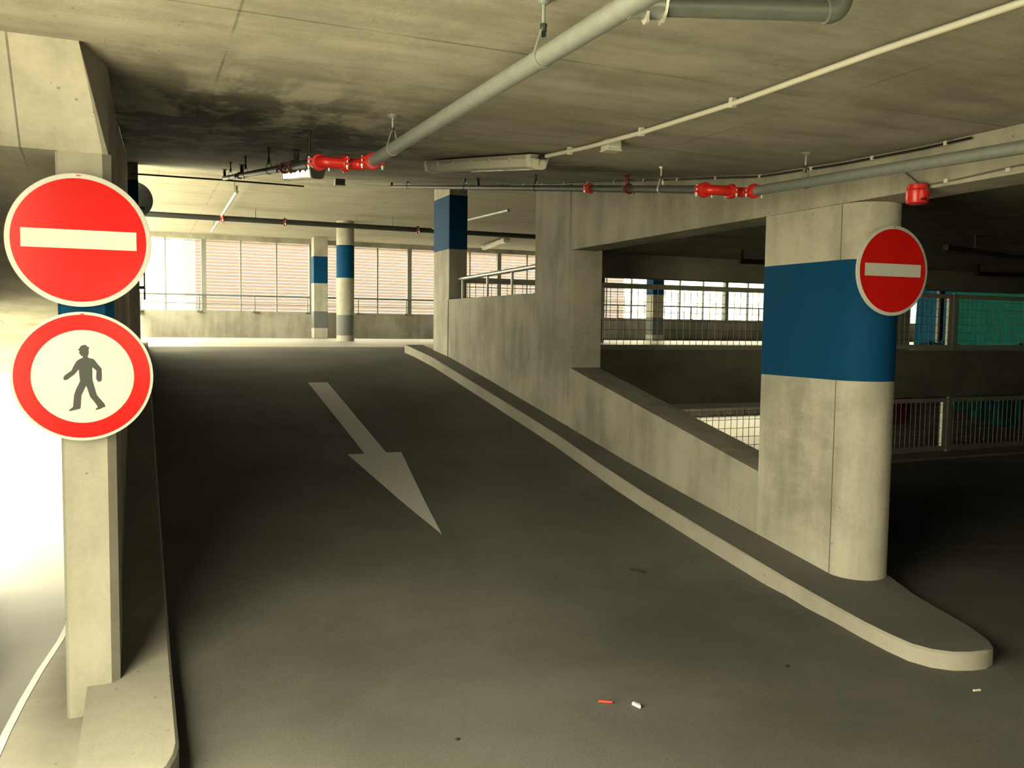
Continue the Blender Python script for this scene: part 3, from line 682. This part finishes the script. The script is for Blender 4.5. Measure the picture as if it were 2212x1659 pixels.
# ------------------------------------------------------------------ conduit, lamps, boxes, cables
t = thing('conduit', (2.45, 3, 2.66), 'white plastic conduit tube curving along the ceiling to the lamp', 'conduit')
cp = [(2.50,0.9),(2.475,1.84),(2.445,2.36),(2.435,3.19),(2.40,3.86),(2.375,4.4),(2.345,4.93)]
MB().tube([(x, y, ceil_z(y)-0.026) for x, y in cp], 0.0125, 12).build('tube', 'pvc', t, smooth=60)
for x, y in ((2.435,3.18),(2.40,3.88),(2.365,4.62)):
    MB().box(x-0.014, x+0.014, y-0.012, y+0.012, ceil_z(y)-0.044, ceil_z(y)).build('clip', 'pvc', t, bevel=0.003)
MB().tube([(2.343,4.905,ceil_z(4.9)-0.027),(2.336,4.965,ceil_z(4.96)-0.028)],0.016,10).build('gland', 'black', t, smooth=50)
def tube_lamp(p0, p1, label, width=0.062, h=0.075):
    p0, p1 = Vector(p0), Vector(p1); d = (p1-p0).normalized(); s = d.cross(Vector((0,0,1))).normalized(); v = s.cross(d).normalized(); L = (p1-p0).length; c = (p0+p1)/2
    t = thing('fluorescent_lamp', tuple(c), label, 'lamp')
    m = MB(); poly = [(-width,0),(width,0),(width*1.08,-0.025),(-width*1.08,-0.025)]
    m.prism([p0 + s*a + v*z for a, z in poly], p1-p0); m.build('housing', 'lampgrey', t)
    poly = [(-width*1.05,-0.026),(width*1.05,-0.026),(width*0.85,-h),(width*0.45,-h-0.012),(-width*0.45,-h-0.012),(-width*0.85,-h)]
    q0, q1 = p0 + d*0.05, p1 - d*0.05
    m = MB(); m.prism([q0 + s*a + v*z for a, z in poly], q1-q0); m.build('diffuser', 'diffuser', t)
    for a in (-1, 1): MB().tube([q0 + s*a*width*0.45 - v*0.058 + d*0.01, q1 + s*a*width*0.45 - v*0.058 - d*0.01], 0.013, 10).build('lamp_tube', 'white', t, smooth=60)
    for e, q in ((p0, d), (p1, -d)):
        m = MB(); m.prism([e + s*a + v*z for a, z in [(-width*1.1,-0.002),(width*1.1,-0.002),(width*1.1,-0.03),(width*0.9,-h-0.002),(width*0.46,-h-0.014),(-width*0.46,-h-0.014),(-width*0.9,-h-0.002),(-width*1.1,-0.03)]], q*0.05)
        for a in (-1, 1): m.tube([e + s*a*width*0.45 - v*0.05 - q*0.012, e + s*a*width*0.45 - v*0.05 + q*0.01], 0.022, 12)
        m.build('end_cap', 'pvc', t, smooth=30)
    for i in range(5):
        e = p0 + d*L*(0.16+0.17*i) - v*0.028
        MB().obox(e - s*width*1.1, d, s, v, 0.012, 0.005, 0.014).build('clip', 'zinc', t)
tube_lamp((2.33, 4.97, 2.735), (2.14, 6.56, 2.945), 'long unlit fluorescent lamp at the end of the white conduit')
tube_lamp((1.70, 8.95, ceil_z(8.95)-0.02), (1.62, 10.4, ceil_z(10.4)-0.02), 'small far fluorescent lamp just behind the red couplings of the big pipe', 0.07, 0.1)
MB_l = tube_lamp((8.75, 20.6, 3.95), (9.05, 22.9, 3.95), 'distant fluorescent lamp over the level parapet handrail', 0.08, 0.1)
t = thing('junction_box', (2.41, 4.28, 2.70), 'small white junction box on the ceiling beside the white conduit', 'junction box')
MB().box(2.400, 2.490, 4.23, 4.31, 2.645, 2.705).build('body', 'pvc', t, bevel=0.006)
MB().box(2.397, 2.493, 4.227, 4.313, 2.640, 2.652).build('lid', 'pvc', t, bevel=0.004)
t = thing('junction_box', (2.65, 12.3, 3.68), 'tiny grey box on the ceiling ahead of the upper deck', 'junction box')
MB().box(2.57, 2.71, 12.24, 12.34, 3.63, 3.73).build('body', 'galv_dull', t, bevel=0.004)
MB().box(2.565, 2.715, 12.235, 12.345, 3.622, 3.635).build('lid', 'lampgrey', t, bevel=0.003)
t = thing('ceiling_cable', (3.97, 7, 2.9), 'dark cable with white clips along the joint of wall and ceiling', 'cable')
MB().tube([(3.965, y, ceil_z(y)-0.022) for y in (3.2,3.5,4.1,4.85,6.34,8.6,11.3)], 0.007, 8).build('cable', 'black', t, smooth=60)
for i in range(16):
    y = 3.35 + 0.5*i; MB().box(3.954, 3.978, y-0.009, y+0.009, ceil_z(y)-0.033, ceil_z(y)-0.010).build('clip', 'white', t)
t = thing('alarm_sounder', (3.945, 3.505, 2.36), 'red alarm sounder hanging beside the top of the round nosed pillar', 'alarm')
MB().lathe((3.945, 3.505, 2.462), (0,0,-1), [(0.046,0),(0.054,0.004),(0.054,0.026),(0.050,0.030)], 28).build('base', 'red', t, smooth=40)
MB().lathe((3.945, 3.505, 2.432), (0,0,-1), [(0.056,0),(0.061,0.006),(0.060,0.055),(0.054,0.072),(0.034,0.078)], 28).build('body', 'red', t, smooth=40)
MB().box(3.915, 3.945, 3.442, 3.456, 2.368, 2.382).build('sound_slot', 'darkred', t)
MB().box(3.96, 4.001, 3.485, 3.525, 2.445, 2.47).build('bracket', 'red', t)
t = thing('alarm_cable', (4.0, 3.3, 2.45), 'thin cable running across the beam to the red alarm sounder', 'cable')
MB().tube([(3.994, 3.655, 2.565), (3.992, 3.56, 2.49), (3.98, 3.52, 2.468)], 0.005, 8).tube([(3.992, 3.46, 2.46), (3.994, 3.30, 2.462), (3.994, 2.95, 2.478), (3.994, 2.3, 2.47)], 0.005, 8).build('cable', 'galv_dull', t, smooth=60)
for y in (3.36, 3.0): MB().box(3.984, 4.001, y-0.012, y+0.012, 2.455, 2.475).build('clip', 'white', t)

# ------------------------------------------------------------------ railings
t = thing('handrail', (3.98, 10, 2.03), 'round steel handrail on the level parapet behind the rectangular column', 'railing')
MB().tube([(4.14, 8.55, 2.345), (4.14, 11.42, 2.315)], 0.028, 14).build('top_rail', 'steel_rail', t, smooth=50)
for y in (8.66, 9.55, 10.35, 11.28):
    m = MB().tube([(4.14, y, 2.03), (4.14, y, 2.33)], 0.017, 10); m.box(4.10, 4.18, y-0.04, y+0.04, 2.028, 2.036); m.build('post', 'steel_rail', t, smooth=50)
def mesh_railing(x0, x1, y, z0, z1, label, posts, mat='frame_grey', cell=0.132):
    t = thing('mesh_railing', ((x0+x1)/2, y, z0), label, 'railing')
    hb = 0.085
    MB().box(x0, x1, y-0.03, y+0.03, z1-hb, z1).build('top_rail', mat, t, bevel=0.004)
    MB().box(x0, x1, y-0.03, y+0.03, z0, z0+hb).build('bottom_rail', mat, t, bevel=0.004)
    for x in posts:
        MB().box(x-0.14, x-0.05, y-0.028, y+0.028, z0, z1).build('frame_end', mat, t)
        MB().box(x+0.05, x+0.12, y-0.028, y+0.028, z0, z1).build('frame_end', mat, t)
        MB().box(x-0.03, x+0.03, y-0.06, y-0.01, z0-0.04, z1+0.02).build('post', 'white', t)
    m = MB(); x = x0 + 0.05
    while x < x1: m.box(x-0.0042, x+0.0042, y-0.004, y+0.004, z0+hb, z1-hb); x += cell
    z = z1 - hb - 0.06
    while z > z0 + hb: m.box(x0, x1, y-0.008, y-0.002, z-0.0042, z+0.0042); z -= 0.155
    m.build('wire_mesh', 'wire', t)
mesh_railing(4.3, 13.0, 12.36, 1.30, 2.40, 'pale wire mesh railing on the upper slab edge beyond the sloping parapet', ())
mesh_railing(13.02, 24.0, 12.36, 1.32, 2.42, 'upper mesh railing with posts in front of the blue and teal sheets', (15.02, 18.5))
mesh_railing(4.3, 13.0, 12.36, -0.70, 0.36, 'lower mesh railing glimpsed above the sloping parapet edge', ())
mesh_railing(13.02, 24.0, 12.36, -0.72, 0.34, 'lower mesh railing with a bright white post in the dark beside the pillar', (14.98, 18.5))

# ------------------------------------------------------------------ plastic sheets beyond the railings
def hanging(name, x0, x1, y, z0, z1, mat, label, hem=None, amp=0.03, nx=44, nz=18):
    m = MB(); vs = []
    for i in range(nx+1):
        x = x0 + (x1-x0)*i/nx; lo = hem(i/nx) if hem else z0
        for j in range(nz+1):
            w = j/nz; vs.append((x, y + amp*math.sin(x*7.3 + 1.1*math.sin(3*w)) + 0.4*amp*math.sin(x*19 + w*4), lo + (z1-lo)*w))
    m.add(vs, [(i*(nz+1)+j, (i+1)*(nz+1)+j, (i+1)*(nz+1)+j+1, i*(nz+1)+j+1) for i in range(nx) for j in range(nz)])
    o = m.build(name, mat, None, (x0/2+x1/2, y, z1), smooth=80)
    return tag(o, label, 'plastic sheet')
hanging('plastic_sheet', 16.58, 17.72, 14.6, 1.30, 3.3, 'bluesheet', 'bright blue plastic sheet hanging behind the upper mesh railing')
hanging('plastic_sheet', 17.78, 22.6, 14.75, 1.30, 3.3, 'teal', 'wide teal plastic sheet hanging behind the upper mesh railing')
hanging('plastic_sheet', 18.05, 20.6, 14.8, -1.0, 0.5, 'teal', 'teal sheet with a sagging curved hem behind the lower mesh railing', hem=lambda w: -0.06 - 0.68*(1-(1-w)**2) + 0.02*math.sin(40*w))
hanging('plastic_sheet', 15.0, 16.75, 14.8, -0.52, 0.5, 'maroon', 'dark maroon sheet in the gloom behind the lower mesh railing')
t = thing('sheet_post', (17.16, 14.45, H_UP), 'dark upright post standing in front of the bright blue sheet', 'post')
MB().box(17.10, 17.24, 14.40, 14.50, H_UP, 3.4).build('upright', 'darksteel', t, bevel=0.01)
MB().box(17.06, 17.10, 14.42, 14.48, H_UP, 3.4).build('pale_edge', 'frame_grey', t)
def crumple(x0, x1, y, z, label):
    m = MB(); nx, ny = 26, 8; vs = []
    for i in range(nx+1):
        for j in range(ny+1):
            e = math.sin(math.pi*i/nx)*math.sin(math.pi*j/ny)
            vs.append((x0+(x1-x0)*i/nx + random.uniform(-.03,.03), y + 0.6*j/ny + random.uniform(-.03,.03), z + 0.006 + e*random.uniform(0.02, 0.20)))
    m.add(vs, [(i*(ny+1)+j, (i+1)*(ny+1)+j, (i+1)*(ny+1)+j+1, i*(ny+1)+j+1) for i in range(nx) for j in range(ny)])
    return tag(m.build('crumpled_sheet', 'bluesheet'), label, 'plastic sheet')
crumple(15.2, 17.2, 13.4, H_UP, 'crumpled blue plastic on the deck under the bright blue sheet')
crumple(18.6, 21.2, 13.6, H_UP, 'crumpled dark blue plastic on the deck under the wide teal sheet')

# ------------------------------------------------------------------ litter on the floor
m = MB().tube([(2.912,4.728,road(4.728)+0.008), (2.94,4.69,road(4.69)+0.010), (2.975,4.655,road(4.655)+0.008)], 0.006, 6)
tag(m.build('twig', 'stick'), 'thin dark twig lying on the foot of the ramp', 'litter')
m = MB().tube([(1.838,3.224,0.007),(1.882,3.196,0.007)], 0.006, 8); m.tube([(1.882,3.196,0.007),(1.89,3.191,0.007)], 0.005, 8)
tag(m.build('red_scrap', 'scrap_red'), 'little red scrap lying on the grey floor', 'litter')
m = MB(); m.prism([(1.962,3.148,0.002),(1.972,3.152,0.002),(1.985,3.118,0.002),(1.977,3.10,0.002),(1.970,3.112,0.002)], (0.002,0,0.012))
tag(m.build('paper_scrap', 'white'), 'curled white paper scrap on the floor beside the red scrap', 'litter')
m = MB().tube([(3.505,2.68,0.006),(3.54,2.672,0.006)], 0.005, 8)
tag(m.build('cigarette_end', 'white'), 'pale cigarette end on the floor below the rounded kerb nose', 'litter')
for x, y, lab in ((1.145,3.136,'dark crumb on the floor straight below the painted arrow'), (2.902,3.235,'dark crumb on the floor close to the kerb')):
    m = MB().lathe((x, y, 0), (0,0,1), [(0.008,0),(0.010,0.004),(0.004,0.008)], 7); tag(m.build('crumb', 'stick'), lab, 'litter')

# things of a kind share a group
GROUPS = {'pillar': 'blue banded concrete columns', 'traffic sign': 'round traffic signs', 'plastic sheet': 'plastic sheets beyond the railings', 'lamp': 'fluorescent lamps under the ceiling',
          'junction box': 'ceiling junction boxes', 'litter': 'litter on the floor', 'kerb': 'ramp kerbs', 'duct': 'black ducts in the dark bay', 'building': 'buildings outside', 'cable': 'surface cables', 'road marking': 'painted floor markings'}
for o in C.objects:
    if o.parent is None and o.get('category'):
        if o.name.startswith('mesh_railing'): o['group'] = 'wire mesh railings'
        elif o.name.startswith(('sprinkler_pipe', 'branch_pipe')): o['group'] = 'pipes under the ceilings'
        elif o['category'] in GROUPS: o['group'] = GROUPS[o['category']]
